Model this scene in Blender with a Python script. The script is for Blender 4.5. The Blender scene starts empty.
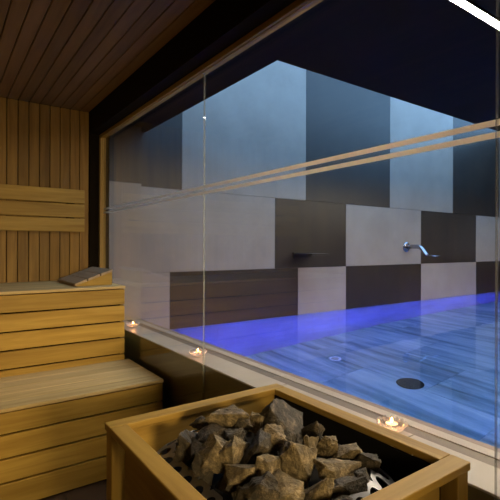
import bpy, bmesh, math, random
from mathutils import Vector, Matrix, Euler
PI = math.pi
scene = bpy.context.scene
col = scene.collection

# ------------------------------------------------------------------ camera
cam_d = bpy.data.cameras.new('camera')
cam = bpy.data.objects.new('camera', cam_d); col.objects.link(cam)
YAW = math.radians(35.484)
cam.matrix_world = (Matrix.Translation((0, 0, 1.2)) @ Matrix.Rotation(-YAW, 4, 'Z') @ Matrix.Rotation(PI/2, 4, 'X')
                    @ Matrix.Rotation(math.radians(0.2), 4, 'Z'))
cam_d.sensor_width = 36.0
cam_d.lens = 437.52/500*36.0
cam_d.shift_y = -(250-246.786)/500
cam_d.clip_start = 0.02
scene.camera = cam
scene.view_settings.view_transform = 'Standard'
scene.view_settings.look = 'None'
scene.view_settings.gamma = 1.0
scene.view_settings.use_curve_mapping = False
scene.view_settings.exposure = 0.0

# ------------------------------------------------------------------ sky, lamps and added fills
world = bpy.data.worlds.new('world'); scene.world = world
world.use_nodes = True
bg = world.node_tree.nodes['Background']
bg.inputs['Color'].default_value = (0.24, 0.47, 0.82, 1)
bg.inputs['Strength'].default_value = 5.4

def area(name, loc, target, sx, sy, power, color, spread=180, portal=False):
    l = bpy.data.lights.new(name, 'AREA'); l.shape = 'RECTANGLE'; l.size = sx; l.size_y = sy
    l.energy = power; l.color = color; l.spread = math.radians(spread)
    o = bpy.data.objects.new(name, l); col.objects.link(o)
    o.location = loc
    d = Vector(target)-Vector(loc)
    o.rotation_euler = d.to_track_quat('-Z', 'Y').to_euler()
    if portal: l.cycles.is_portal = True
    return o
LED_STRENGTH = 390.0
area('sky_portal', (4.8, 2.6, 3.28), (4.8, 2.6, 0), 6.8, 1.74, 1, (1, 1, 1), portal=True)
area('sauna_fill', (0.40, -0.75, 1.15), (0.30, 2.8, 0.80), 0.35, 0.2, 4.8, (1.0, 0.74, 0.36), 62)  # unseen warm fill added behind the camera to brighten the benches
area('underwater_lamp_violet', (4.7, -0.93, -0.12), (4.7, 3.4, -0.14), 6.6, 0.2, 98.0, (0.07, 0.045, 1.0), 28)
area('underwater_lamp_blue', (1.33, 1.2, 0.05), (3.3, 1.6, -0.8), 4.0, 0.2, 40.0, (0.10, 0.20, 1.0), 110)
area('underwater_fill_cool', (4.0, -0.9, 0.1), (4.0, 1.2, -0.8), 6.0, 0.2, 58.0, (0.27, 0.43, 1.0), 100)  # cool fill added under water, standing in for daylight on the pool floor

# ------------------------------------------------------------------ materials
def new_mat(name):
    m = bpy.data.materials.new(name); m.use_nodes = True
    nt = m.node_tree
    for n in list(nt.nodes): nt.nodes.remove(n)
    out = nt.nodes.new('ShaderNodeOutputMaterial')
    return m, nt, out
def N(nt, typ, **kw):
    n = nt.nodes.new(typ)
    for k, v in kw.items():
        if k in n.inputs.keys(): n.inputs[k].default_value = v
        else: setattr(n, k, v)
    return n
def L(nt, a, ao, b, bi): nt.links.new(a.outputs[ao], b.inputs[bi])
def ramp(nt, stops):
    r = nt.nodes.new('ShaderNodeValToRGB')
    e = r.color_ramp.elements
    while len(e) < len(stops): e.new(0.5)
    for el, (p, c) in zip(e, stops):
        el.position = p; el.color = (*c, 1)
    return r
def plain(name, color, rough=0.5, metal=0.0, spec=0.5):
    m, nt, out = new_mat(name)
    b = N(nt, 'ShaderNodeBsdfPrincipled')
    b.inputs['Base Color'].default_value = (*color, 1); b.inputs['Roughness'].default_value = rough
    b.inputs['Metallic'].default_value = metal; b.inputs['Specular IOR Level'].default_value = spec
    L(nt, b, 0, out, 0); return m
def emit(name, color, strength):
    m, nt, out = new_mat(name)
    e = N(nt, 'ShaderNodeEmission'); e.inputs[0].default_value = (*color, 1); e.inputs[1].default_value = strength
    L(nt, e, 0, out, 0); return m
def wood(name, axis, c_dark, c_light, rough=0.5, vary=0.28, scale=1.0):
    """stretched grain along one world axis, each board a little different"""
    m, nt, out = new_mat(name)
    tc = N(nt, 'ShaderNodeTexCoord')
    geo = N(nt, 'ShaderNodeNewGeometry')
    mp = N(nt, 'ShaderNodeMapping')
    s = [26*scale]*3; s['xyz'.index(axis)] = 1.6*scale
    mp.inputs['Scale'].default_value = s
    L(nt, tc, 'Object', mp, 'Vector')
    off = N(nt, 'ShaderNodeVectorMath', operation='SCALE'); off.inputs[0].default_value = (31, 17, 23)
    L(nt, geo, 'Random Per Island', off, 'Scale')
    add = N(nt, 'ShaderNodeVectorMath', operation='ADD')
    L(nt, mp, 0, add, 0); L(nt, off, 0, add, 1)
    n1 = N(nt, 'ShaderNodeTexNoise', Scale=1.0, Detail=5.0, Roughness=0.6, Distortion=0.6)
    L(nt, add, 0, n1, 'Vector')
    r = ramp(nt, [(0.28, c_dark), (0.5, tuple((a+b)/2 for a, b in zip(c_dark, c_light))), (0.72, c_light)])
    L(nt, n1, 'Fac', r, 0)
    # knots
    kn = N(nt, 'ShaderNodeTexVoronoi', Scale=0.13); L(nt, add, 0, kn, 'Vector')
    kr = ramp(nt, [(0.03, (0.45, 0.4, 0.35)), (0.075, (1, 1, 1))]); L(nt, kn, 'Distance', kr, 0)
    mul = N(nt, 'ShaderNodeMix', data_type='RGBA', blend_type='MULTIPLY'); mul.inputs[0].default_value = 0.6
    L(nt, r, 0, mul, 6); L(nt, kr, 0, mul, 7)
    mr = N(nt, 'ShaderNodeMapRange'); mr.inputs[3].default_value = 1-vary; mr.inputs[4].default_value = 1+vary*0.5
    L(nt, geo, 'Random Per Island', mr, 0)
    hs = N(nt, 'ShaderNodeHueSaturation'); L(nt, mr, 0, hs, 'Value'); L(nt, mul, 2, hs, 'Color')
    b = N(nt, 'ShaderNodeBsdfPrincipled', Roughness=rough)
    b.inputs['Specular IOR Level'].default_value = 0.3
    L(nt, hs, 0, b, 'Base Color')
    bp = N(nt, 'ShaderNodeBump', Strength=0.12, Distance=0.002); L(nt, n1, 'Fac', bp, 'Height'); L(nt, bp, 0, b, 'Normal')
    L(nt, b, 0, out, 0); return m
def slab_mat(name, c1, c2, rough, specks):
    m, nt, out = new_mat(name)
    tc = N(nt, 'ShaderNodeTexCoord')
    n1 = N(nt, 'ShaderNodeTexNoise', Scale=2.2, Detail=6.0, Roughness=0.65); L(nt, tc, 'Object', n1, 'Vector')
    r = ramp(nt, [(0.3, c1), (0.7, c2)]); L(nt, n1, 'Fac', r, 0)
    b = N(nt, 'ShaderNodeBsdfPrincipled', Roughness=rough); b.inputs['Specular IOR Level'].default_value = 0.5
    v = N(nt, 'ShaderNodeTexNoise', Scale=45.0, Detail=1.0); L(nt, tc, 'Object', v, 'Vector')
    vr = ramp(nt, [(0.735, (0, 0, 0)), (0.77, (1, 1, 1))]); L(nt, v, 'Fac', vr, 0)
    ma = N(nt, 'ShaderNodeMath', operation='MULTIPLY'); ma.inputs[1].default_value = specks; L(nt, vr, 0, ma, 0)
    mx = N(nt, 'ShaderNodeMix', data_type='RGBA'); L(nt, ma, 0, mx, 0); L(nt, r, 0, mx, 6); mx.inputs[7].default_value = (0.5, 0.47, 0.42, 1)
    L(nt, mx, 2, b, 'Base Color')
    n2 = N(nt, 'ShaderNodeTexNoise', Scale=14.0, Detail=4.0); L(nt, tc, 'Object', n2, 'Vector')
    mr = N(nt, 'ShaderNodeMapRange'); mr.inputs[3].default_value = rough-0.06; mr.inputs[4].default_value = rough+0.1
    L(nt, n2, 'Fac', mr, 0); L(nt, mr, 0, b, 'Roughness')
    L(nt, b, 0, out, 0); return m
def thin_glass(name, tint=(0.97, 0.98, 0.97), ior=1.45):
    m, nt, out = new_mat(name)
    geo = N(nt, 'ShaderNodeNewGeometry')
    mr = N(nt, 'ShaderNodeMapRange'); mr.inputs[3].default_value = ior; mr.inputs[4].default_value = 1/ior
    L(nt, geo, 'Backfacing', mr, 0)          # Fresnel inverts the index on the exit face; keep it the same both ways
    fr = N(nt, 'ShaderNodeFresnel'); L(nt, mr, 0, fr, 'IOR')
    t = N(nt, 'ShaderNodeBsdfTransparent'); t.inputs[0].default_value = (*tint, 1)
    g = N(nt, 'ShaderNodeBsdfGlossy'); g.inputs['Roughness'].default_value = 0.0
    mx = N(nt, 'ShaderNodeMixShader'); L(nt, fr, 0, mx, 0); L(nt, t, 0, mx, 1); L(nt, g, 0, mx, 2)
    L(nt, mx, 0, out, 0); return m

M = {}
OCH_D, OCH_L = (0.34, 0.19, 0.028), (0.58, 0.37, 0.075)
M['wood_x'] = wood('bench_wood', 'x', OCH_D, OCH_L)
M['wood_y'] = wood('rail_wood', 'y', OCH_D, OCH_L)
M['wood_z'] = wood('post_wood', 'z', OCH_D, OCH_L)
for a_ in 'xyz': M['guard_'+a_] = wood('guard_wood_'+a_, a_, (0.25, 0.145, 0.024), (0.42, 0.27, 0.06), vary=0.15)
M['frame_wood'] = wood('frame_wood', 'z', (0.66, 0.46, 0.19), (0.84, 0.64, 0.32), vary=0.08)
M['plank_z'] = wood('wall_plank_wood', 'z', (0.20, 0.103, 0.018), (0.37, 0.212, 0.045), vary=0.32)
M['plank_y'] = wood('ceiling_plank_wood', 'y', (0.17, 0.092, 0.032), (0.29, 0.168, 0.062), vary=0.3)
M['seat_wood'] = wood('seat_wood', 'x', (0.46, 0.31, 0.11), (0.74, 0.55, 0.26), vary=0.2)
M['grey_wood'] = wood('weathered_slat_wood', 'y', (0.34, 0.24, 0.14), (0.58, 0.44, 0.28), vary=0.2)
M['dark_gap'] = plain('shadow_gap', (0.010, 0.006, 0.003), 0.95, spec=0.0)
M['dark_trim'] = plain('dark_painted_trim', (0.014, 0.010, 0.006), 0.85, spec=0.08)
M['floor'] = slab_mat('sauna_floor_tile', (0.05, 0.028, 0.018), (0.085, 0.05, 0.03), 0.45, 0.0)
M['pool_ceiling'] = plain('black_ceiling_paint', (0.006, 0.005, 0.005), 0.8, spec=0.15)
M['well_paint'] = plain('skylight_well_paint', (0.86, 0.86, 0.86), 0.8)
M['tile_light'] = slab_mat('light_stone_slab', (0.230, 0.190, 0.158), (0.305, 0.257, 0.215), 0.34, 0.0)
M['tile_dark'] = slab_mat('dark_stone_slab', (0.014, 0.010, 0.008), (0.026, 0.019, 0.014), 0.34, 0.0)
M['grout'] = plain('tile_grout', (0.20, 0.17, 0.15), 0.9)
M['ledge_stone'] = slab_mat('ledge_stone', (0.25, 0.215, 0.165), (0.36, 0.31, 0.245), 0.4, 0.0)
M['kerb_dark'] = plain('dark_kerb_face', (0.05, 0.038, 0.022), 0.5)
M['slot_dark'] = plain('gutter_slot_grey', (0.11, 0.085, 0.065), 0.6)
M['edge_brown'] = plain('pool_edge_brown', (0.17, 0.115, 0.085), 0.5)
M['glass'] = thin_glass('clear_glass')
M['chrome'] = plain('chrome', (0.36, 0.34, 0.37), 0.24, 1.0)
M['steel'] = plain('brushed_steel', (0.24, 0.25, 0.29), 0.42, 1.0)
M['iron'] = plain('heater_black_iron', (0.010, 0.009, 0.008), 0.9, spec=0.08)
M['led'] = emit('warm_white_led', (1.0, 0.80, 0.55), LED_STRENGTH)
M['led_profile'] = plain('led_profile_aluminium', (0.5, 0.45, 0.38), 0.4, 0.7)
M['wax'] = plain('white_wax', (0.8, 0.7, 0.55), 0.5)
M['wick'] = plain('burnt_wick', (0.02, 0.015, 0.01), 0.9)
M['flame'] = emit('candle_flame', (1.0, 0.45, 0.12), 40.0)
M['alu'] = plain('tealight_aluminium', (0.7, 0.68, 0.65), 0.35, 1.0)
M['drain'] = plain('dark_drain_cover', (0.004, 0.006, 0.010), 0.7, spec=0.1)
M['white_plastic'] = plain('white_pool_fitting', (0.75, 0.78, 0.8), 0.4)

# frosted film on the pane
m, nt, out = new_mat('frosted_film')
d_ = N(nt, 'ShaderNodeBsdfDiffuse'); d_.inputs[0].default_value = (0.72, 0.67, 0.60, 1)
t_ = N(nt, 'ShaderNodeBsdfTranslucent'); t_.inputs[0].default_value = (0.76, 0.70, 0.62, 1)
mx_ = N(nt, 'ShaderNodeMixShader'); mx_.inputs[0].default_value = 0.55
L(nt, d_, 0, mx_, 1); L(nt, t_, 0, mx_, 2); L(nt, mx_, 0, out, 0); M['film'] = m
# polished joint edge of the panes
m, nt, out = new_mat('pane_edge')
d_ = N(nt, 'ShaderNodeBsdfDiffuse'); d_.inputs[0].default_value = (0.45, 0.47, 0.45, 1)
t_ = N(nt, 'ShaderNodeBsdfTransparent')
mx_ = N(nt, 'ShaderNodeMixShader'); mx_.inputs[0].default_value = 0.7
L(nt, d_, 0, mx_, 1); L(nt, t_, 0, mx_, 2); L(nt, mx_, 0, out, 0); M['pane_edge'] = m
# water
m, nt, out = new_mat('pool_water')
g_ = N(nt, 'ShaderNodeBsdfGlass', IOR=1.33, Roughness=0.0); g_.inputs['Color'].default_value = (0.84, 0.94, 1.0, 1)
tc_ = N(nt, 'ShaderNodeTexCoord'); n_ = N(nt, 'ShaderNodeTexNoise', Scale=2.5, Detail=2.0); L(nt, tc_, 'Object', n_, 'Vector')
b_ = N(nt, 'ShaderNodeBump', Strength=0.05, Distance=0.02); L(nt, n_, 'Fac', b_, 'Height'); L(nt, b_, 0, g_, 'Normal')
L(nt, g_, 0, out, 0); M['water'] = m
# pool floor: streaked stone planks along y
m, nt, out = new_mat('streaked_pool_tile')
tc_ = N(nt, 'ShaderNodeTexCoord'); geo_ = N(nt, 'ShaderNodeNewGeometry')
mp_ = N(nt, 'ShaderNodeMapping'); mp_.inputs['Scale'].default_value = (7.5, 0.7, 4.0); L(nt, tc_, 'Object', mp_, 'Vector')
of_ = N(nt, 'ShaderNodeVectorMath', operation='SCALE'); of_.inputs[0].default_value = (41, 13, 7); L(nt, geo_, 'Random Per Island', of_, 'Scale')
ad_ = N(nt, 'ShaderNodeVectorMath', operation='ADD'); L(nt, mp_, 0, ad_, 0); L(nt, of_, 0, ad_, 1)
n1_ = N(nt, 'ShaderNodeTexNoise', Scale=1.0, Detail=6.0, Roughness=0.62, Distortion=0.3); L(nt, ad_, 0, n1_, 'Vector')
r_ = ramp(nt, [(0.28, (0.035, 0.085, 0.11)), (0.42, (0.14, 0.24, 0.30)), (0.52, (0.25, 0.36, 0.43)), (0.72, (0.48, 0.56, 0.60))]); L(nt, n1_, 'Fac', r_, 0)
bs_ = N(nt, 'ShaderNodeBsdfPrincipled', Roughness=0.5); L(nt, r_, 0, bs_, 'Base Color'); L(nt, bs_, 0, out, 0); M['pool_floor'] = m
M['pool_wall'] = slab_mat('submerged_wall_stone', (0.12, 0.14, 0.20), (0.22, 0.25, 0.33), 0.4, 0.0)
# stones
def stone_mat(name, c1, c2, c3):
    m, nt, out = new_mat(name)
    tc = N(nt, 'ShaderNodeTexCoord')
    n1 = N(nt, 'ShaderNodeTexNoise', Scale=38.0, Detail=8.0, Roughness=0.72); L(nt, tc, 'Object', n1, 'Vector')
    r = ramp(nt, [(0.30, c1), (0.52, c2), (0.74, c3)]); L(nt, n1, 'Fac', r, 0)
    b = N(nt, 'ShaderNodeBsdfPrincipled', Roughness=0.62); L(nt, r, 0, b, 'Base Color')
    n2 = N(nt, 'ShaderNodeTexNoise', Scale=130.0, Detail=6.0, Roughness=0.7); L(nt, tc, 'Object', n2, 'Vector')
    ad = N(nt, 'ShaderNodeMath', operation='ADD'); L(nt, n1, 'Fac', ad, 0); L(nt, n2, 'Fac', ad, 1)
    bp = N(nt, 'ShaderNodeBump', Strength=1.0, Distance=0.006); L(nt, ad, 0, bp, 'Height'); L(nt, bp, 0, b, 'Normal')
    L(nt, b, 0, out, 0); return m
M['stone_a'] = stone_mat('sauna_stone_brown', (0.026, 0.019, 0.010), (0.145, 0.108, 0.055), (0.50, 0.38, 0.22))
M['stone_b'] = stone_mat('sauna_stone_dark', (0.010, 0.008, 0.006), (0.038, 0.029, 0.018), (0.22, 0.165, 0.10))

# ------------------------------------------------------------------ mesh helpers
class MB:
    def __init__(s): s.v = []; s.f = []; s.mi = []
    def face(s, idx, mi=0): s.f.append(idx); s.mi.append(mi)
    def box(s, x0, x1, y0, y1, z0, z1, mi=0):
        b = len(s.v)
        s.v += [(x, y, z) for z in (z0, z1) for y in (y0, y1) for x in (x0, x1)]
        for q in ((0, 2, 3, 1), (4, 5, 7, 6), (0, 1, 5, 4), (2, 6, 7, 3), (0, 4, 6, 2), (1, 3, 7, 5)):
            s.face([b+i for i in q], mi)
        return s
    def prism(s, poly, d0, d1, fn, mi=0):
        """poly of (a,b); fn(a,b,d) -> xyz"""
        b = len(s.v); n = len(poly)
        s.v += [fn(a, c, d0) for a, c in poly]+[fn(a, c, d1) for a, c in poly]
        s.face(list(range(b, b+n))[::-1], mi); s.face(list(range(b+n, b+2*n)), mi)
        for i in range(n):
            j = (i+1) % n
            s.face([b+i, b+j, b+n+j, b+n+i], mi)
        return s
    def lathe(s, prof, n=32, c=(0, 0, 0), mi=0, close=False):
        b = len(s.v); k = len(prof)
        for i in range(n):
            a = 2*PI*i/n
            for r, z in prof: s.v.append((c[0]+r*math.cos(a), c[1]+r*math.sin(a), c[2]+z))
        for i in range(n):
            j = (i+1) % n
            for q in range(k-1): s.face([b+i*k+q, b+j*k+q, b+j*k+q+1, b+i*k+q+1], mi)
        if prof[0][0] > 1e-6 and close: s.face([b+i*k for i in range(n)][::-1], mi)
        if prof[-1][0] > 1e-6 and close: s.face([b+i*k+k-1 for i in range(n)], mi)
        return s
    def sweep(s, path, secs, n=20, side=Vector((1, 0, 0)), mi=0):
        """path points with (width, height) super-ellipse sections; side = width direction"""
        b = len(s.v); path = [Vector(p) for p in path]
        for i, p in enumerate(path):
            t = (path[min(i+1, len(path)-1)]-path[max(i-1, 0)]).normalized()
            up = side.cross(t).normalized()
            w, h = secs[i]
            for k in range(n):
                a = 2*PI*k/n
                ca, sa = math.cos(a), math.sin(a)
                ex = 0.8
                s.v.append(tuple(p+side*(w/2*math.copysign(abs(ca)**ex, ca))+up*(h/2*math.copysign(abs(sa)**ex, sa))))
        for i in range(len(path)-1):
            for k in range(n):
                j = (k+1) % n
                s.face([b+i*n+k, b+i*n+j, b+(i+1)*n+j, b+(i+1)*n+k], mi)
        s.face([b+k for k in range(n)][::-1], mi); e = b+(len(path)-1)*n
        s.face([e+k for k in range(n)], mi)
        return s
    def build(s, name, mats, parent=None, bevel=0, smooth=False, kind=None, origin=(0, 0, 0)):
        me = bpy.data.meshes.new(name)
        ox, oy, oz = origin
        me.from_pydata([(x-ox, y-oy, z-oz) for x, y, z in s.v], [], s.f)
        if not isinstance(mats, (list, tuple)): mats = [mats]
        for m in mats: me.materials.append(m)
        for p, i in zip(me.polygons, s.mi): p.material_index = i; p.use_smooth = smooth
        bm = bmesh.new(); bm.from_mesh(me); bmesh.ops.recalc_face_normals(bm, faces=bm.faces); bm.to_mesh(me); bm.free()
        o = bpy.data.objects.new(name, me); col.objects.link(o)
        o.location = origin
        if parent:
            o.parent = parent
            o.location = Vector(origin)-parent_world(parent)
        if bevel:
            bv = o.modifiers.new('bevel', 'BEVEL'); bv.width = bevel; bv.segments = 2; bv.limit_method = 'ANGLE'
        if kind: o['kind'] = kind
        return o
def parent_world(p):
    v = Vector((0, 0, 0))
    while p: v += Vector(p.location); p = p.parent
    return v
def thing(name, label, cat, loc, group=None):
    o = bpy.data.objects.new(name, None); col.objects.link(o); o.location = loc; o.empty_display_size = 0.1
    tag(o, label, cat, group); return o
def tag(o, label, cat, group=None):
    o['label'] = label; o['category'] = cat
    if group: o['group'] = group
    return o

# ------------------------------------------------------------------ sauna shell
YB = 3.47          # back wall face
XL, YN = -1.0, -1.0
ZC = 2.2315
PITCH = 0.0698
# floor
mb = MB(); mb.box(XL-0.1, 1.056, YN-0.1, YB+0.1, -0.1, -0.004)
x = XL
while x < 1.04:
    y = YN
    while y < YB:
        mb.box(x+.002, min(x+.298, 1.04), y+.002, min(y+.298, YB), -0.004, 0.0)
        y += 0.3
    x += 0.3
mb.build('floor', M['floor'], kind='structure')
# back wall: vertical planks
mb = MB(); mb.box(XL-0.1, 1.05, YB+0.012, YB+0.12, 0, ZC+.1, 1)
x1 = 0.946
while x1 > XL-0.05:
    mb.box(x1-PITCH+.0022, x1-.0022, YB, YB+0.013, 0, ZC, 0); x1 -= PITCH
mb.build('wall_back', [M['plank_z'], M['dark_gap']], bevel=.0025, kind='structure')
# left and near walls
mb = MB(); mb.box(XL-0.12, XL-0.012, YN-.1, YB+.1, 0, ZC+.1, 1)
y1 = YB
while y1 > YN-.02: mb.box(XL-.013, XL, y1-PITCH+.0022, y1-.0022, 0, ZC, 0); y1 -= PITCH
mb.build('wall_left', [M['plank_z'], M['dark_gap']], kind='structure')
mb = MB(); mb.box(XL-0.1, 1.05, YN-.12, YN-.012, 0, ZC+.1, 1)
x1 = 0.946
while x1 > XL: mb.box(max(x1-PITCH+.0022, XL), x1-.0022, YN-.013, YN, 0, ZC, 0); x1 -= PITCH
mb.build('wall_near', [M['plank_z'], M['dark_gap']], kind='structure')
# ceiling planks
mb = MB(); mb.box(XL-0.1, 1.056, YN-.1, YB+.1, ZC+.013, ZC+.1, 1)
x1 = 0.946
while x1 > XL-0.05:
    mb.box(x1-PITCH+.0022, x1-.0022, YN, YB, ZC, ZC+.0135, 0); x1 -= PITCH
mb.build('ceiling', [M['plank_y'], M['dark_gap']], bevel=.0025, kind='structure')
# dark header above the glass and the dark corner strip
MB().box(0.948, 1.056, YN, YB, 2.066, ZC+.013).build('trim_1', M['dark_trim'], kind='structure')
MB().box(0.948, 1.02, YB-.012, YB+.012, 0, 2.066).build('trim_2', M['dark_trim'], kind='structure')
# wooden frame
MB().box(1.020, 1.068, 3.425, YB-.001, 0.635, 2.040).box(1.030, 1.060, 3.415, 3.426, 0.635, 2.04).build('trim_3', M['frame_wood'], bevel=.003, kind='structure')
MB().box(1.020, 1.034, YN, YB-.001, 2.0405, 2.066).box(1.036, 1.068, YN, YB-.001, 2.0405, 2.0655).build('trim_4', M['wood_y'], bevel=.002, kind='structure')
# panes with frosted stripes
GX0, GX1 = 1.0415, 1.0505
secs = [(1.8512, 3.414), (0.4912, 1.8488), (-0.99, 0.4888)]
for i, (a, b) in enumerate(secs):
    w = MB().box(GX0, GX1, a, b, 0.003, 2.0395).build('window_%d' % (i+1), M['glass'], kind='structure')
    for z0, z1 in ((1.4790, 1.4940), (1.4510, 1.4655)):
        MB().box(GX0-.0012, GX0-.0004, a, b, z0, z1).build('frosted_stripe', M['film'], w)
    if i < 2:
        MB().box(GX0, GX1, a-.0023, a-.0001, 0.003, 2.0395).build('edge_seal', M['pane_edge'], w)

# ------------------------------------------------------------------ pool room
PR = 8.2; ZP = 2.151; ZW = 0.482; ZF = -0.80; LED_Z = 0.626
XK, YK = 1.4055, 1.737
# kerb and ledge
k = MB().box(1.056, 1.313, YN, YB, ZF, 0.619).build('trim_5', M['kerb_dark'], kind='structure')
mb = MB(); y = YN
while y < YB:
    mb.box(1.056, 1.190, y+.001, min(y+.598, YB), 0.6192, LED_Z); y += 0.6
mb.build('ledge_slab', M['ledge_stone'], k, bevel=.002)
mb = MB(); mb.box(1.1905, 1.2395, YN, YB, 0.6192, 0.6225)
mb.build('overflow_grate', M['slot_dark'], k)
MB().box(1.240, 1.283, YN, YB, 0.6192, LED_Z).build('light_strip', M['ledge_stone'], k, bevel=.002)
MB().box(1.283, 1.313, YN, YB, 0.6192, LED_Z-.001).build('pool_edge', M['edge_brown'], k, bevel=.003)
# tiled back wall
def tiles(mb, rows, y_face, thick=.012, alt=None):
    g = .0018
    for z0, z1, xs, first in rows:
        for i in range(len(xs)-1):
            mb.box(xs[i]+g, xs[i+1]-g, y_face, y_face+thick, z0+g, z1-g, (first+i) % 2)
rows = [
    (1.6975, 3.28, [1.311, 1.739, 3.207, 4.638, 6.095, 7.50, PR], 1),
    (0.979, 1.6975, [1.313, 2.785, 3.834, 5.308, 6.751, PR], 0),
    (ZW, 0.979, [1.313, 1.628, 3.098, 3.837, 5.312, 6.757, PR], 0),
]
mb = MB(); mb.box(1.056, PR+.1, YB+.0115, YB+.15, ZF-.1, 3.30, 2)
tiles(mb, rows, YB)
z0 = ZF-.01; k_ = 0
while z0 < ZW-.01:                       # submerged courses of narrow streaked stone
    x0 = 1.313-(k_ % 3)*.4
    while x0 < PR:
        mb.box(max(x0, 1.313)+.0015, min(x0+1.2, PR)-.0015, YB, YB+.012, z0+.0015, min(z0+.213, ZW)-.0015, 3); x0 += 1.2
    z0 += .2135; k_ += 1
mb.build('wall_pool_back', [M['tile_light'], M['tile_dark'], M['grout'], M['pool_wall']], kind='structure')
# the nib at the end of the ledge
mb = MB(); mb.box(1.060, 1.309, 3.337, YB, LED_Z, ZP, 2)
mb.box(1.057, 1.3105, 3.327, 3.338, LED_Z, 1.6960, 0); mb.box(1.057, 1.3105, 3.327, 3.338, 1.6985, ZP, 1)
mb.box(1.3085, 1.3115, 3.327, YB, LED_Z, 1.6960, 0); mb.box(1.3085, 1.3115, 3.327, YB, 1.6985, ZP, 1)
mb.build('wall_nib', [M['tile_light'], M['tile_dark'], M['grout']], kind='structure')
# right and near walls of the pool room
mb = MB(); mb.box(PR+.012, PR+.15, YN-.1, YB+.1, ZF-.1, 3.30, 2)
for r, (z0, z1) in enumerate(((-.82, .26), (.26, .979), (.979, 1.6975), (1.6975, 3.28))):
    y1 = YB; i = 0
    while y1 > YN:
        mb.box(PR, PR+.0125, max(y1-1.468, YN), y1-.003, z0+.002, z1-.002, (i+r) % 2); y1 -= 1.47; i += 1
mb.build('wall_pool_right', [M['tile_light'], M['tile_dark'], M['grout']], kind='structure')
mb = MB(); mb.box(1.056, PR+.1, YN-.15, YN-.012, ZF-.1, ZP+.1, 2)
for r, (z0, z1) in enumerate(((-.82, .26), (.26, .979), (.979, 1.6975), (1.6975, ZP))):
    x0 = 1.056; i = 0
    while x0 < PR:
        mb.box(x0, min(x0+1.468, PR), YN-.0125, YN, z0+.002, z1-.002, (i+r) % 2); x0 += 1.47; i += 1
mb.build('wall_pool_near', [M['tile_light'], M['tile_dark'], M['grout']], kind='structure')
# pool ceiling with the skylight opening
mb = MB()
mb.box(1.056, PR+.1, YN-.1, YK, ZP, ZP+.15); mb.box(1.056, XK, YK, YB, ZP, ZP+.15)
mb.build('ceiling_pool', M['pool_ceiling'], kind='structure')
mb = MB(); mb.box(XK-.1, XK, YK-.1, YB+.01, ZP+.15, 3.30); mb.box(XK, PR+.1, YK-.1, YK, ZP+.15, 3.30)
mb.build('wall_skylight', M['well_paint'], kind='structure')
# pool floor
mb = MB(); mb.box(1.2, PR+.1, YN-.1, YB+.1, ZF-.1, ZF-.006, 1)
x = 1.313; i = 0
while x < PR:
    y = YN-(i % 2)*0.6
    while y < YB:
        a, b = max(y, YN), min(y+1.197, YB)
        if b-a > .02: mb.box(x, min(x+.597, PR), a, b, ZF-.006, ZF, 0)
        y += 1.2
    x += .6; i += 1
mb.build('floor_pool', [M['pool_floor'], M['grout']], kind='structure')
MB().box(1.306, PR+.008, YN-.008, YB+.008, ZF-.01, ZW).build('water', M['water'], kind='structure')

# ------------------------------------------------------------------ benches
def bench(name, label, x0, x1, y0, y1, ztop, zbot, seams, nplank, over=.006):
    t = thing(name, label, 'bench', ((x0+x1)/2, (y0+y1)/2, 0))
    mb = MB(); w = (y1-(y0-over))/nplank
    for i in range(nplank):
        a = y0-over+i*w
        mb.box(x0, x1+.003, a+(0 if i == 0 else .0018), a+w-.0018, ztop-.018, ztop)
    mb.build('seat', M['seat_wood'], t, bevel=.003)
    mb = MB()
    for za, zb in zip(seams[1:], seams[:-1]): mb.box(x0, x1, y0, y0+.022, za+.0042, zb-.0042)
    mb.build('front_panel', M['wood_x'], t, bevel=.003)
    mb = MB()
    for za, zb in zip(seams[1:], seams[:-1]): mb.box(x1-.022, x1-.001, y0+.0225, y1-.001, za+.002, zb-.002)
    mb.build('end_panel', M['wood_y'], t, bevel=.003)
    MB().box(x0+.02, x1-.0225, y0+.0225, y0+.04, zbot+.002, ztop-.019).build('inner_frame', M['dark_gap'], t)
    return t
bench('upper_bench', 'tall upper wooden sauna bench against the plank wall, with the slatted headrest on it',
      XL+.003, 0.989, 2.789, YB-.002, 0.944, 0.0, [0.925, 0.82, 0.713, 0.609, 0.504, 0.397, 0.29, 0.18, 0.07, 0.004], 6)
bench('lower_bench', 'low wooden sauna step bench in front of the tall bench, pale bare seat',
      XL+.003, 1.013, 2.247, 2.787, 0.4676, 0.0, [0.449, 0.346, 0.236, 0.126, 0.004], 5)

# headrest wedge
hx0, hx1, hy0, hy1, hz = 0.700, 0.946, 2.89, 3.36, 0.9445
t = thing('headrest', 'sloping wooden headrest with three greyish slats lying on the upper bench', 'headrest', ((hx0+hx1)/2, (hy0+hy1)/2, hz))
slope = (1.050-.962)/(hx1-hx0)
zt = lambda x: .962+(x-hx0)*slope
for y in (hy0+.006, hy1-.026):
    MB().prism([(hx0+.012, hz+.0005), (hx1-.004, hz+.0005), (hx1-.004, zt(hx1-.004)-.0165), (hx0+.012, zt(hx0+.012)-.0165)], y, y+.02,
               lambda a, b, d: (a, d, b)).build('side_panel', M['wood_x'], t, bevel=.002)
MB().box(hx1-.026, hx1-.006, hy0+.0265, hy1-.0265, hz+.0005, zt(hx1-.026)-.018).build('end_panel', M['wood_y'], t, bevel=.002)
w = (hx1-hx0)/3
for i in range(3):
    a, b = hx0+i*w+.003, hx0+(i+1)*w-.003
    MB().prism([(a, zt(a)-.016), (b, zt(b)-.016), (b, zt(b)), (a, zt(a))], hy0, hy1, lambda p, q, d: (p, d, q)).build('slat', M['grey_wood'], t, bevel=.003)

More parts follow.
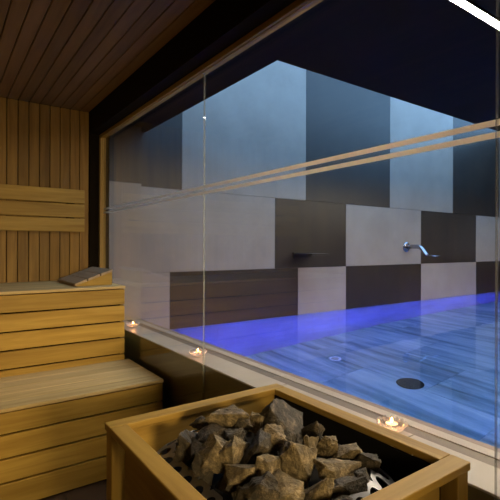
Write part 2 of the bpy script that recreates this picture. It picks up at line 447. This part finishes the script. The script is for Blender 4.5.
# backrest
t = thing('backrest', 'wall-mounted wooden backrest of three horizontal boards above the upper bench', 'backrest', (0, YB, 1.46))
for z0, z1 in ((1.520, 1.6215), (1.4135, 1.512), (1.307, 1.4055)):
    MB().box(XL+.03, 0.897, 3.405, 3.43, z0, z1).build('board', M['wood_x'], t, bevel=.004)
for x in (-.75, .1, .78):
    MB().box(x, x+.05, 3.4305, YB-.001, 1.315, 1.61).build('batten', M['dark_gap'], t)

# ------------------------------------------------------------------ heater surround
cx0, cx1, cy0, cy1, cz = .388, 1.018, .533, 1.256, .698
t = thing('heater_guard', 'open wooden guard frame boxing in the stove of black stones', 'heater guard', ((cx0+cx1)/2, (cy0+cy1)/2, 0))
RW, RT = .049, .020
MB().box(cx0, cx1, cy1-RW, cy1, cz-RT, cz).build('top_rail', M['guard_x'], t, bevel=.003)
MB().box(cx0, cx1, cy0, cy0+RW, cz-RT, cz).build('top_rail', M['guard_x'], t, bevel=.003)
MB().box(cx0, cx0+RW, cy0+RW+.0005, cy1-RW-.0005, cz-RT, cz).build('top_rail', M['guard_y'], t, bevel=.003)
MB().box(cx1-RW, cx1, cy0+RW+.0005, cy1-RW-.0005, cz-RT, cz).build('top_rail', M['guard_y'], t, bevel=.003)
for x in (cx0+.004, cx1-.049):
    for y in (cy0+.004, cy1-.049):
        MB().box(x, x+.045, y, y+.045, 0.001, cz-RT-.0005).build('post', M['guard_z'], t, bevel=.003)
pz0, pz1 = .40, cz-RT-.0005
for (a, b, c, d, mt, z0) in ((cx0+.03, cx0+.046, cy0+.08, cy1-.08, 'guard_y', .50), (cx1-.046, cx1-.03, cy0+.08, cy1-.08, 'guard_y', .50),
                             (cx0+.08, cx1-.08, cy0+.03, cy0+.046, 'guard_x', .50), (cx0+.0495, cx1-.0495, cy1-.046, cy1-.03, 'guard_x', .50)):
    MB().box(a, b, c, d, z0, pz1).build('side_board', M[mt], t, bevel=.002)
plate_ = MB().box(cx1-.0495, cx1-.0465, cy0+.0495, cy1-.0495, .40, pz1).build('black_plate', M['iron'], t)  # added black plate, darkens the guard's inner face on the glass side
plate_['label'] = 'added black plate on the glass side'

# electric stove with perforated rounded basket
hcx, hcy = .712, .915
stove = thing('sauna_stove', 'steel stove basket with round holes heaped with stones inside the wooden guard', 'sauna stove', (hcx, hcy, 0))
def rr(hx, hy, r, n):
    """n points equally spaced round a rounded rectangle, with corner radius r"""
    sx, sy = 2*(hx-r), 2*(hy-r); arc = PI*r/2; per = 2*sx+2*sy+4*arc; pts = []
    for i in range(n):
        s = per*i/n
        for seg in range(8):
            ln = (sy, arc, sx, arc, sy, arc, sx, arc)[seg]
            if s <= ln: break
            s -= ln
        u = s/ln
        if seg == 0: p = (hx, -hy+r+s)
        elif seg == 1: a = u*PI/2; p = (hx-r+r*math.cos(a), hy-r+r*math.sin(a))
        elif seg == 2: p = (hx-r-s, hy)
        elif seg == 3: a = PI/2+u*PI/2; p = (-hx+r+r*math.cos(a), hy-r+r*math.sin(a))
        elif seg == 4: p = (-hx, hy-r-s)
        elif seg == 5: a = PI+u*PI/2; p = (-hx+r+r*math.cos(a), -hy+r+r*math.sin(a))
        elif seg == 6: p = (-hx+r+s, -hy)
        else: a = 1.5*PI+u*PI/2; p = (hx-r+r*math.cos(a), -hy+r+r*math.sin(a))
        pts.append(p)
    return pts
def perforated(bands, ncell, name, mat, parent):
    """bands: list of (half x, half y, z) rings; each pair of rings holds one row of round holes"""
    mb = MB(); K = 20; hole = .315
    ring_cache = {}
    for bi in range(len(bands)-1):
        (ax, ay, az), (bx, by, bz) = bands[bi], bands[bi+1]
        R = .15; M4 = ncell*8
        lo = rr(ax, ay, R, M4); hi = rr(bx, by, R, M4)
        def P(u, v):            # u in cell units, v 0..1
            f = (u % ncell)*8; i0 = int(f) % M4; i1 = (i0+1) % M4; w = f-int(f)
            l = (lo[i0][0]*(1-w)+lo[i1][0]*w, lo[i0][1]*(1-w)+lo[i1][1]*w); h = (hi[i0][0]*(1-w)+hi[i1][0]*w, hi[i0][1]*(1-w)+hi[i1][1]*w)
            return (hcx+l[0]*(1-v)+h[0]*v, hcy+l[1]*(1-v)+h[1]*v, az*(1-v)+bz*v)
        sh = .5*(bi % 2)
        for c in range(ncell):
            b = len(mb.v)
            for k in range(K):
                a = 2*PI*k/K; ca, sa = math.cos(a), math.sin(a)
                q = max(abs(ca), abs(sa))
                mb.v.append(P(c+sh+.5+.5*ca/q, .5+.5*sa/q))
            for k in range(K):
                a = 2*PI*k/K
                mb.v.append(P(c+sh+.5+hole*math.cos(a), .5+hole*math.sin(a)))
            for k in range(K):
                j = (k+1) % K; mb.face([b+k, b+j, b+K+j, b+K+k])
    o = mb.build(name, mat, parent, smooth=False)
    so = o.modifiers.new('thick', 'SOLIDIFY'); so.thickness = .0025; so.offset = -1
    return o
perforated([(.248, .300, .53), (.248, .300, .574), (.246, .298, .614), (.202, .254, .650)], 30, 'basket', M['steel'], stove)
mb = MB(); o_ = rr(.246, .298, .15, 72); o2 = rr(.244, .296, .15, 72)
b0 = len(mb.v)
for pts, z in ((o_, .05), (o_, .5298)):
    mb.v += [(hcx+p[0], hcy+p[1], z) for p in pts]
for i in range(72): mb.face([i, (i+1) % 72, 72+(i+1) % 72, 72+i])
mb.face(list(range(72))[::-1]); mb.face(list(range(72, 144)))
mb.build('heater_body', M['iron'], stove)
# liner and stone tray inside (dark iron)
mb = MB(); rings = [rr(.236, .288, .145, 72), rr(.230, .282, .145, 72), rr(.195, .247, .12, 72), rr(.13, .16, .10, 72), rr(.03, .03, .02, 72)]
zs = [.5305, .580, .592, .602, .606]
for pts, z in zip(rings, zs): mb.v += [(hcx+p[0], hcy+p[1]+.01, z) for p in pts]
for q in range(len(rings)-1):
    for i in range(72): mb.face([q*72+i, q*72+(i+1) % 72, (q+1)*72+(i+1) % 72, (q+1)*72+i])
mb.face(list(range((len(rings)-1)*72, len(rings)*72)))
mb.build('stone_tray', M['iron'], stove)
for x in (hcx-.16, hcx+.16):
    for y in (hcy-.2, hcy+.2): MB().lathe([(.015, 0.001), (.015, .0495)], 16, (x, y, 0), close=True).build('foot', M['iron'], stove)

# ------------------------------------------------------------------ stones
VR = Vector((math.cos(-YAW), math.sin(-YAW), 0))
def stone(i, x, y, z, w, h, depth, roll, mat, label, group='stones heaped in the stove basket'):
    rnd = random.Random(100+i*7)
    bm = bmesh.new()
    pts = []
    for k in range(10):
        v = Vector((rnd.uniform(-1, 1), rnd.uniform(-1, 1), rnd.uniform(-1, 1)))
        v = v*(rnd.uniform(.75, 1.05)/max(abs(v.x), abs(v.y), abs(v.z)))
        pts.append(bm.verts.new((v.x, v.y*.9, v.z)))
    r = bmesh.ops.convex_hull(bm, input=pts)
    for v in [v for v in bm.verts if not v.link_faces]: bm.verts.remove(v)
    bmesh.ops.bevel(bm, geom=list(bm.edges), offset=.02, segments=1, affect='EDGES', profile=.6)
    bmesh.ops.triangulate(bm, faces=bm.faces)
    for rep_ in range(3):
        bmesh.ops.subdivide_edges(bm, edges=[e for e in bm.edges if e.calc_length() > .17], cuts=1)
        bmesh.ops.triangulate(bm, faces=bm.faces)
    w *= 1.16; h *= 1.12; depth *= 1.15
    from mathutils import noise
    sd = Vector((i*3.1, i*1.7, i*.9))
    ly = Vector((rnd.gauss(0, 1), rnd.gauss(0, 1), rnd.gauss(0, 1))).normalized()      # cleavage direction
    for v in bm.verts:
        p = v.co.copy()
        n = noise.fractal(p*1.9+sd, .6, 2.1, 5)
        rdg = 1-abs(noise.noise(p*3.3+sd))*2
        st = noise.cell(Vector((p.dot(ly)*3.4, 0, i)))           # split layers
        v.co *= 1+.09*n+.04*rdg+.075*st
    # fit to the wanted extents
    rot = Matrix.Rotation(roll, 3, 'Y')
    for v in bm.verts: v.co = rot @ v.co
    for ax, ex in ((0, w), (1, depth), (2, h)):
        lo = min(v.co[ax] for v in bm.verts); hi = max(v.co[ax] for v in bm.verts)
        for v in bm.verts: v.co[ax] = (v.co[ax]-(lo+hi)/2)*ex/(hi-lo)
    for f in bm.faces: f.smooth = False
    me = bpy.data.meshes.new('sauna_stone'); bm.to_mesh(me); bm.free()
    me.materials.append(mat)
    o = bpy.data.objects.new('sauna_stone', me); col.objects.link(o)
    o.location = (x, y, z); o.rotation_euler = (math.radians(rnd.uniform(-8, 8)), 0, -YAW)
    tag(o, label, 'stone', group)
    return o
ST = [
 (1, 0.537, 1.03, 0.676, 0.062, 0.085, .06, .2, 'b', 'dark upright sauna stone at the left end of the heap, over the first basket holes'),
 (2, 0.61, 1.098, 0.690, 0.058, 0.054, .06, .5, 'b', 'small rough stone at the back left of the heap, near the rear rail'),
 (3, 0.593, 1.0, 0.702, 0.078, 0.042, .06, .45, 'b', 'narrow stone sloping down to the right behind the left middle of the heap'),
 (4, 0.655, 1.025, 0.712, 0.108, 0.075, .08, .5, 'a', 'wedge stone with a pointed top left end and a pale sloping face at the back'),
 (5, 0.553, 0.927, 0.690, 0.076, 0.074, .07, .3, 'a', 'blocky stone with a pale top, left of the middle of the heap'),
 (6, 0.59, 0.893, 0.700, 0.068, 0.068, .06, .7, 'a', 'pale slab tilting to the right, beside the blocky left stone'),
 (7, 0.530, 0.935, 0.662, 0.048, 0.062, .05, .2, 'b', 'small dark stone low on the left edge of the heap by the basket holes'),
 (8, 0.676, 0.985, 0.712, 0.055, 0.055, .05, .1, 'b', 'black stone at the back, between the pointed wedge and the big faceted stone'),
 (9, 0.711, 0.962, 0.722, 0.036, 0.042, .04, .3, 'a', 'very small pale stone touching the left side of the big faceted stone'),
 (10, 0.777, 0.945, 0.705, 0.125, 0.112, .10, .2, 'b', 'largest many-faceted stone at the top of the heap under the rear corner'),
 (11, 0.687, 0.873, 0.718, 0.076, 0.052, .05, .6, 'a', 'pale flat slab lying across the top middle of the heap'),
 (12, 0.644, 0.86, 0.700, 0.092, 0.072, .07, .2, 'b', 'broad black stone in the centre of the heap under the pale flat slab'),
 (13, 0.627, 0.796, 0.686, 0.066, 0.058, .06, .4, 'a', 'ridged brown stone in the middle, below the broad black one'),
 (14, 0.574, 0.826, 0.682, 0.088, 0.042, .05, -.2, 'a', 'long narrow brown stone lying left to right across the front middle'),
 (15, 0.566, 0.765, 0.664, 0.096, 0.080, .06, .5, 'b', 'large dark stone with a thin lit edge at the front of the heap'),
 (16, 0.614, 0.741, 0.666, 0.088, 0.060, .07, -.4, 'a', 'pale sloping slab at the front, right of the large dark stone'),
 (17, 0.7, 0.778, 0.690, 0.084, 0.092, .07, .6, 'a', 'big pale upright stone with a broad flat face right of the centre'),
 (18, 0.758, 0.80, 0.695, 0.044, 0.066, .05, .1, 'a', 'slim upright pale stone just right of the big flat-faced stone'),
 (19, 0.845, 0.888, 0.690, 0.072, 0.064, .06, .4, 'b', 'rounded dark stone on the right slope behind the slim upright one'),
 (20, 0.815, 0.80, 0.682, 0.050, 0.070, .05, .2, 'a', 'upright brown stone on the right slope beside the thin slab'),
 (21, 0.865, 0.774, 0.668, 0.080, 0.032, .05, .05, 'a', 'thin flat slab stone poking out at the right of the heap'),
 (22, 0.776, 0.722, 0.668, 0.108, 0.060, .07, .1, 'a', 'wide coarse brown stone at the right front of the heap'),
 (23, 0.674, 0.701, 0.660, 0.082, 0.072, .07, .3, 'a', 'smooth rounded stone with a pale top at the front edge'),
 (24, 0.756, 0.675, 0.650, 0.084, 0.046, .06, .1, 'b', 'dark flat stone at the front right, under the wide coarse one'),
 (25, 0.82, 0.68, 0.645, 0.044, 0.052, .05, .2, 'b', 'small dark stone next to the basket holes on the right'),
 (26, 0.885, 0.735, 0.650, 0.064, 0.048, .05, .2, 'b', 'black stone with a jagged top at the far right of the heap'),
 (27, 0.612, 0.70, 0.640, 0.060, 0.042, .05, .2, 'b', 'dark little stone at the bottom of the photo under the pale front slab'),
 (28, 0.715, 0.675, 0.638, 0.066, 0.040, .05, .2, 'b', 'dark little stone at the bottom of the photo right of the rounded stone'),
 (29, 0.555, 0.852, 0.652, 0.062, 0.060, .06, .4, 'b', 'dark stone low at the left front, beside the long narrow one'),
 (30, 0.560, 0.800, 0.645, 0.056, 0.048, .05, .2, 'b', 'dark low stone in the left front corner of the basket'),
 (31, 0.542, 0.975, 0.676, 0.044, 0.060, .05, .2, 'b', 'black stone wedged between the upright left stone and the blocky one'),
 (32, 0.628, 0.945, 0.702, 0.054, 0.046, .05, .2, 'b', 'black stone in the gap behind the centre of the heap'),
 (33, 0.72, 0.84, 0.700, 0.048, 0.050, .05, .2, 'b', 'black stone in the gap left of the slim upright one'),
]
for (i, x, y, z, w, h, d, rl, mt, lb) in ST:
    stone(i, x, y, z, w, h, d, rl, M['stone_'+mt], lb)
LOW = [(.59, 1.10), (.66, 1.11), (.73, 1.07), (.80, 1.02), (.84, .96), (.66, .68)]
for k, (x, y) in enumerate(LOW):
    stone(60+k, x, y, .632, .06, .05, .055, .3, M['stone_b'],
          'small black stone low down around the rim of the heap, mostly hidden', 'low stones around the rim of the heap')

# ------------------------------------------------------------------ tealights on the ledge
def tealight(x, y, lab_h, lab_c):
    z = LED_Z+.0005
    h = thing('candle_holder', lab_h, 'candle holder', (x, y, z), 'glass tealight holders on the pool ledge')
    # low faceted bowl
    prof_o = [(.020, 0), (.032, .004), (.040, .014), (.043, .024)]; prof_i = [(.040, .024), (.037, .014), (.029, .008), (.0, .006)]
    mb = MB(); n = 14
    mb.lathe([(0, 0)]+prof_o+prof_i, n, (x, y, z)); mb.build('bowl', M['glass_cut'], h, origin=(x, y, z))
    mb = MB()
    for q in range(n):
        a = 2*PI*(q+.5)/n; bx, by = x+.0425*math.cos(a), y+.0425*math.sin(a)
        mb.lathe([(0, -.006), (.005, -.001), (.006, .003), (0, .010)], 6, (bx, by, z+.022))
    mb.build('crystal_rim', M['glass_cut'], h, origin=(x, y, z))
    c = thing('tealight_candle', lab_c, 'candle', (x, y, z+.007), 'lit tealights on the pool ledge')
    zz = z+.0075
    MB().lathe([(0, 0), (.019, 0), (.019, .015), (.0182, .015), (.0182, .001), (0, .001)], 28, (x, y, zz)).build('cup', M['alu'], c, smooth=False)
    MB().lathe([(0, .0015), (.0178, .0015), (.0178, .012), (0, .0115)], 28, (x, y, zz)).build('wax', M['wax'], c, smooth=False)
    MB().lathe([(0, .0112), (.0009, .0112), (.0009, .019), (0, .0195)], 8, (x, y, zz)).build('wick', M['wick'], c)
    MB().lathe([(0, .0165), (.0028, .018), (.0040, .021), (.0030, .026), (.0012, .031), (0, .033)], 16, (x, y, zz)).build('flame', M['flame'], c, smooth=True)
    ld = bpy.data.lights.new('flame_light', 'POINT'); ld.energy = 0.30; ld.color = (1.0, 0.36, 0.08); ld.shadow_soft_size = .006
    lo = bpy.data.objects.new('flame_light', ld); col.objects.link(lo); lo.parent = c; lo.location = (0, 0, .040)
m, nt, out = new_mat('cut_glass')
g_ = N(nt, 'ShaderNodeBsdfGlossy'); g_.inputs['Roughness'].default_value = 0.12
t_ = N(nt, 'ShaderNodeBsdfTransparent'); t_.inputs[0].default_value = (.95, .95, .95, 1)
d_ = N(nt, 'ShaderNodeBsdfTranslucent'); d_.inputs[0].default_value = (.85, .82, .78, 1)
m1_ = N(nt, 'ShaderNodeMixShader'); m1_.inputs[0].default_value = .30; L(nt, t_, 0, m1_, 1); L(nt, d_, 0, m1_, 2)
m2_ = N(nt, 'ShaderNodeMixShader'); m2_.inputs[0].default_value = .14; L(nt, m1_, 0, m2_, 1); L(nt, g_, 0, m2_, 2)
L(nt, m2_, 0, out, 0); M['glass_cut'] = m
tealight(1.112, 2.027, 'low glass tealight holder on the ledge beside the joint of the glass panes', 'lit tealight glowing on the ledge beside the joint of the glass panes')
tealight(1.131, 3.019, 'low glass tealight holder on the ledge next to the end of the upper bench', 'lit tealight glowing on the ledge next to the end of the upper bench')
tealight(1.160, 0.858, 'low glass tealight holder on the ledge behind the heater guard rail', 'lit tealight glowing on the ledge behind the heater guard rail')

# ------------------------------------------------------------------ pool fittings
# curved spout
fx, fz = 4.976, 1.205
t = thing('pool_spout', 'curved chrome water spout on the light slab of the pool wall', 'spout', (fx, YB, fz))
mb = MB(); n = 36
for a0 in (0,):
    prof = [(0, 0), (.066, 0), (.068, -.006), (.060, -.018), (.030, -.026), (0, -.026)]
    b = len(mb.v); kk = len(prof)
    for i in range(n):
        a = 2*PI*i/n
        for r, d in prof: mb.v.append((fx+r*math.cos(a), YB+d-.0005, fz+r*math.sin(a)))
    for i in range(n):
        j = (i+1) % n
        for q in range(kk-1): mb.face([b+i*kk+q, b+j*kk+q, b+j*kk+q+1, b+i*kk+q+1])
mb.build('flange', M['chrome'], t, smooth=True)
path = [(fx, YB-.02, fz), (fx, YB-.10, fz+.004), (fx, YB-.17, fz+.004), (fx, YB-.21, fz-.006), (fx, YB-.24, fz-.032), (fx, YB-.27, fz-.066), (fx, YB-.295, fz-.092), (fx, YB-.32, fz-.103)]
MB().sweep(path, [(.054, .054), (.054, .054), (.055, .054), (.057, .052), (.062, .048), (.068, .042), (.078, .034), (.088, .026)]).build('pipe', M['chrome'], t, smooth=True)
path = [(fx, YB-.315, fz-.102), (fx, YB-.35, fz-.105), (fx, YB-.40, fz-.108), (fx, YB-.45, fz-.112)]
MB().sweep(path, [(.083, .026), (.10, .018), (.115, .012), (.125, .008)]).build('lip', M['chrome'], t, smooth=True)
# flat waterfall blade
t = thing('waterfall_blade', 'flat dark steel waterfall blade on the dark slab of the pool wall', 'waterfall spout', (3.15, YB, 1.125))
MB().box(3.03, 3.27, YB-.285, YB-.02, 1.118, 1.134).build('blade', M['dark_steel'] if 'dark_steel' in M else plain('dark_steel', (0.05, 0.046, 0.04), 0.4, 0.6), t, bevel=.002)
MB().box(3.02, 3.28, YB-.022, YB-.0005, 1.085, 1.145).build('wall_box', plain('black_steel', (0.03, 0.028, 0.025), 0.4, 0.6), t, bevel=.002)
# LED line in the ceiling
t = thing('ceiling_light', 'long thin warm white light line in the black pool ceiling', 'ceiling light', (4.4, .898, ZP))
MB().box(1.30, 7.5, .884, .912, ZP-.012, ZP-.0105).build('diffuser', M['led'], t)
MB().box(1.295, 7.505, .880, .8835, ZP-.012, ZP-.0005).box(1.295, 7.505, .9125, .916, ZP-.012, ZP-.0005).box(1.295, 7.505, .880, .916, ZP-.0095, ZP-.0005).build('profile', M['led_profile'], t)
# floor drain and inlet
t = thing('pool_drain', 'round dark drain cover set in the streaked pool floor', 'drain', (3.13, 2.14, ZF))
MB().lathe([(0, .0005), (.105, .0005), (.108, .005), (.10, .009), (.095, .007), (0, .007)], 40, (3.13, 2.14, ZF)).build('rim', M['drain'], t)
mb = MB()
for q in range(-4, 5):
    hw = math.sqrt(max(.092**2-(q*.02)**2, 0)); mb.box(3.13-hw, 3.13+hw, 2.14+q*.02-.004, 2.14+q*.02+.004, ZF+.0072, ZF+.011)
mb.build('grate', M['drain'], t)
t = thing('pool_inlet', 'small round white inlet ring in the pool floor near the back wall', 'pool inlet', (3.07, 2.91, ZF))
MB().lathe([(.035, .0005), (.058, .0005), (.06, .006), (.05, .012), (.037, .010), (.035, .0005)], 36, (3.07, 2.91, ZF)).build('ring', M['white_plastic'], t, smooth=True)
MB().lathe([(0, .0006), (.034, .0006), (.034, .004), (.012, .009), (0, .009)], 28, (3.07, 2.91, ZF)).build('nozzle', M['led_profile'], t)
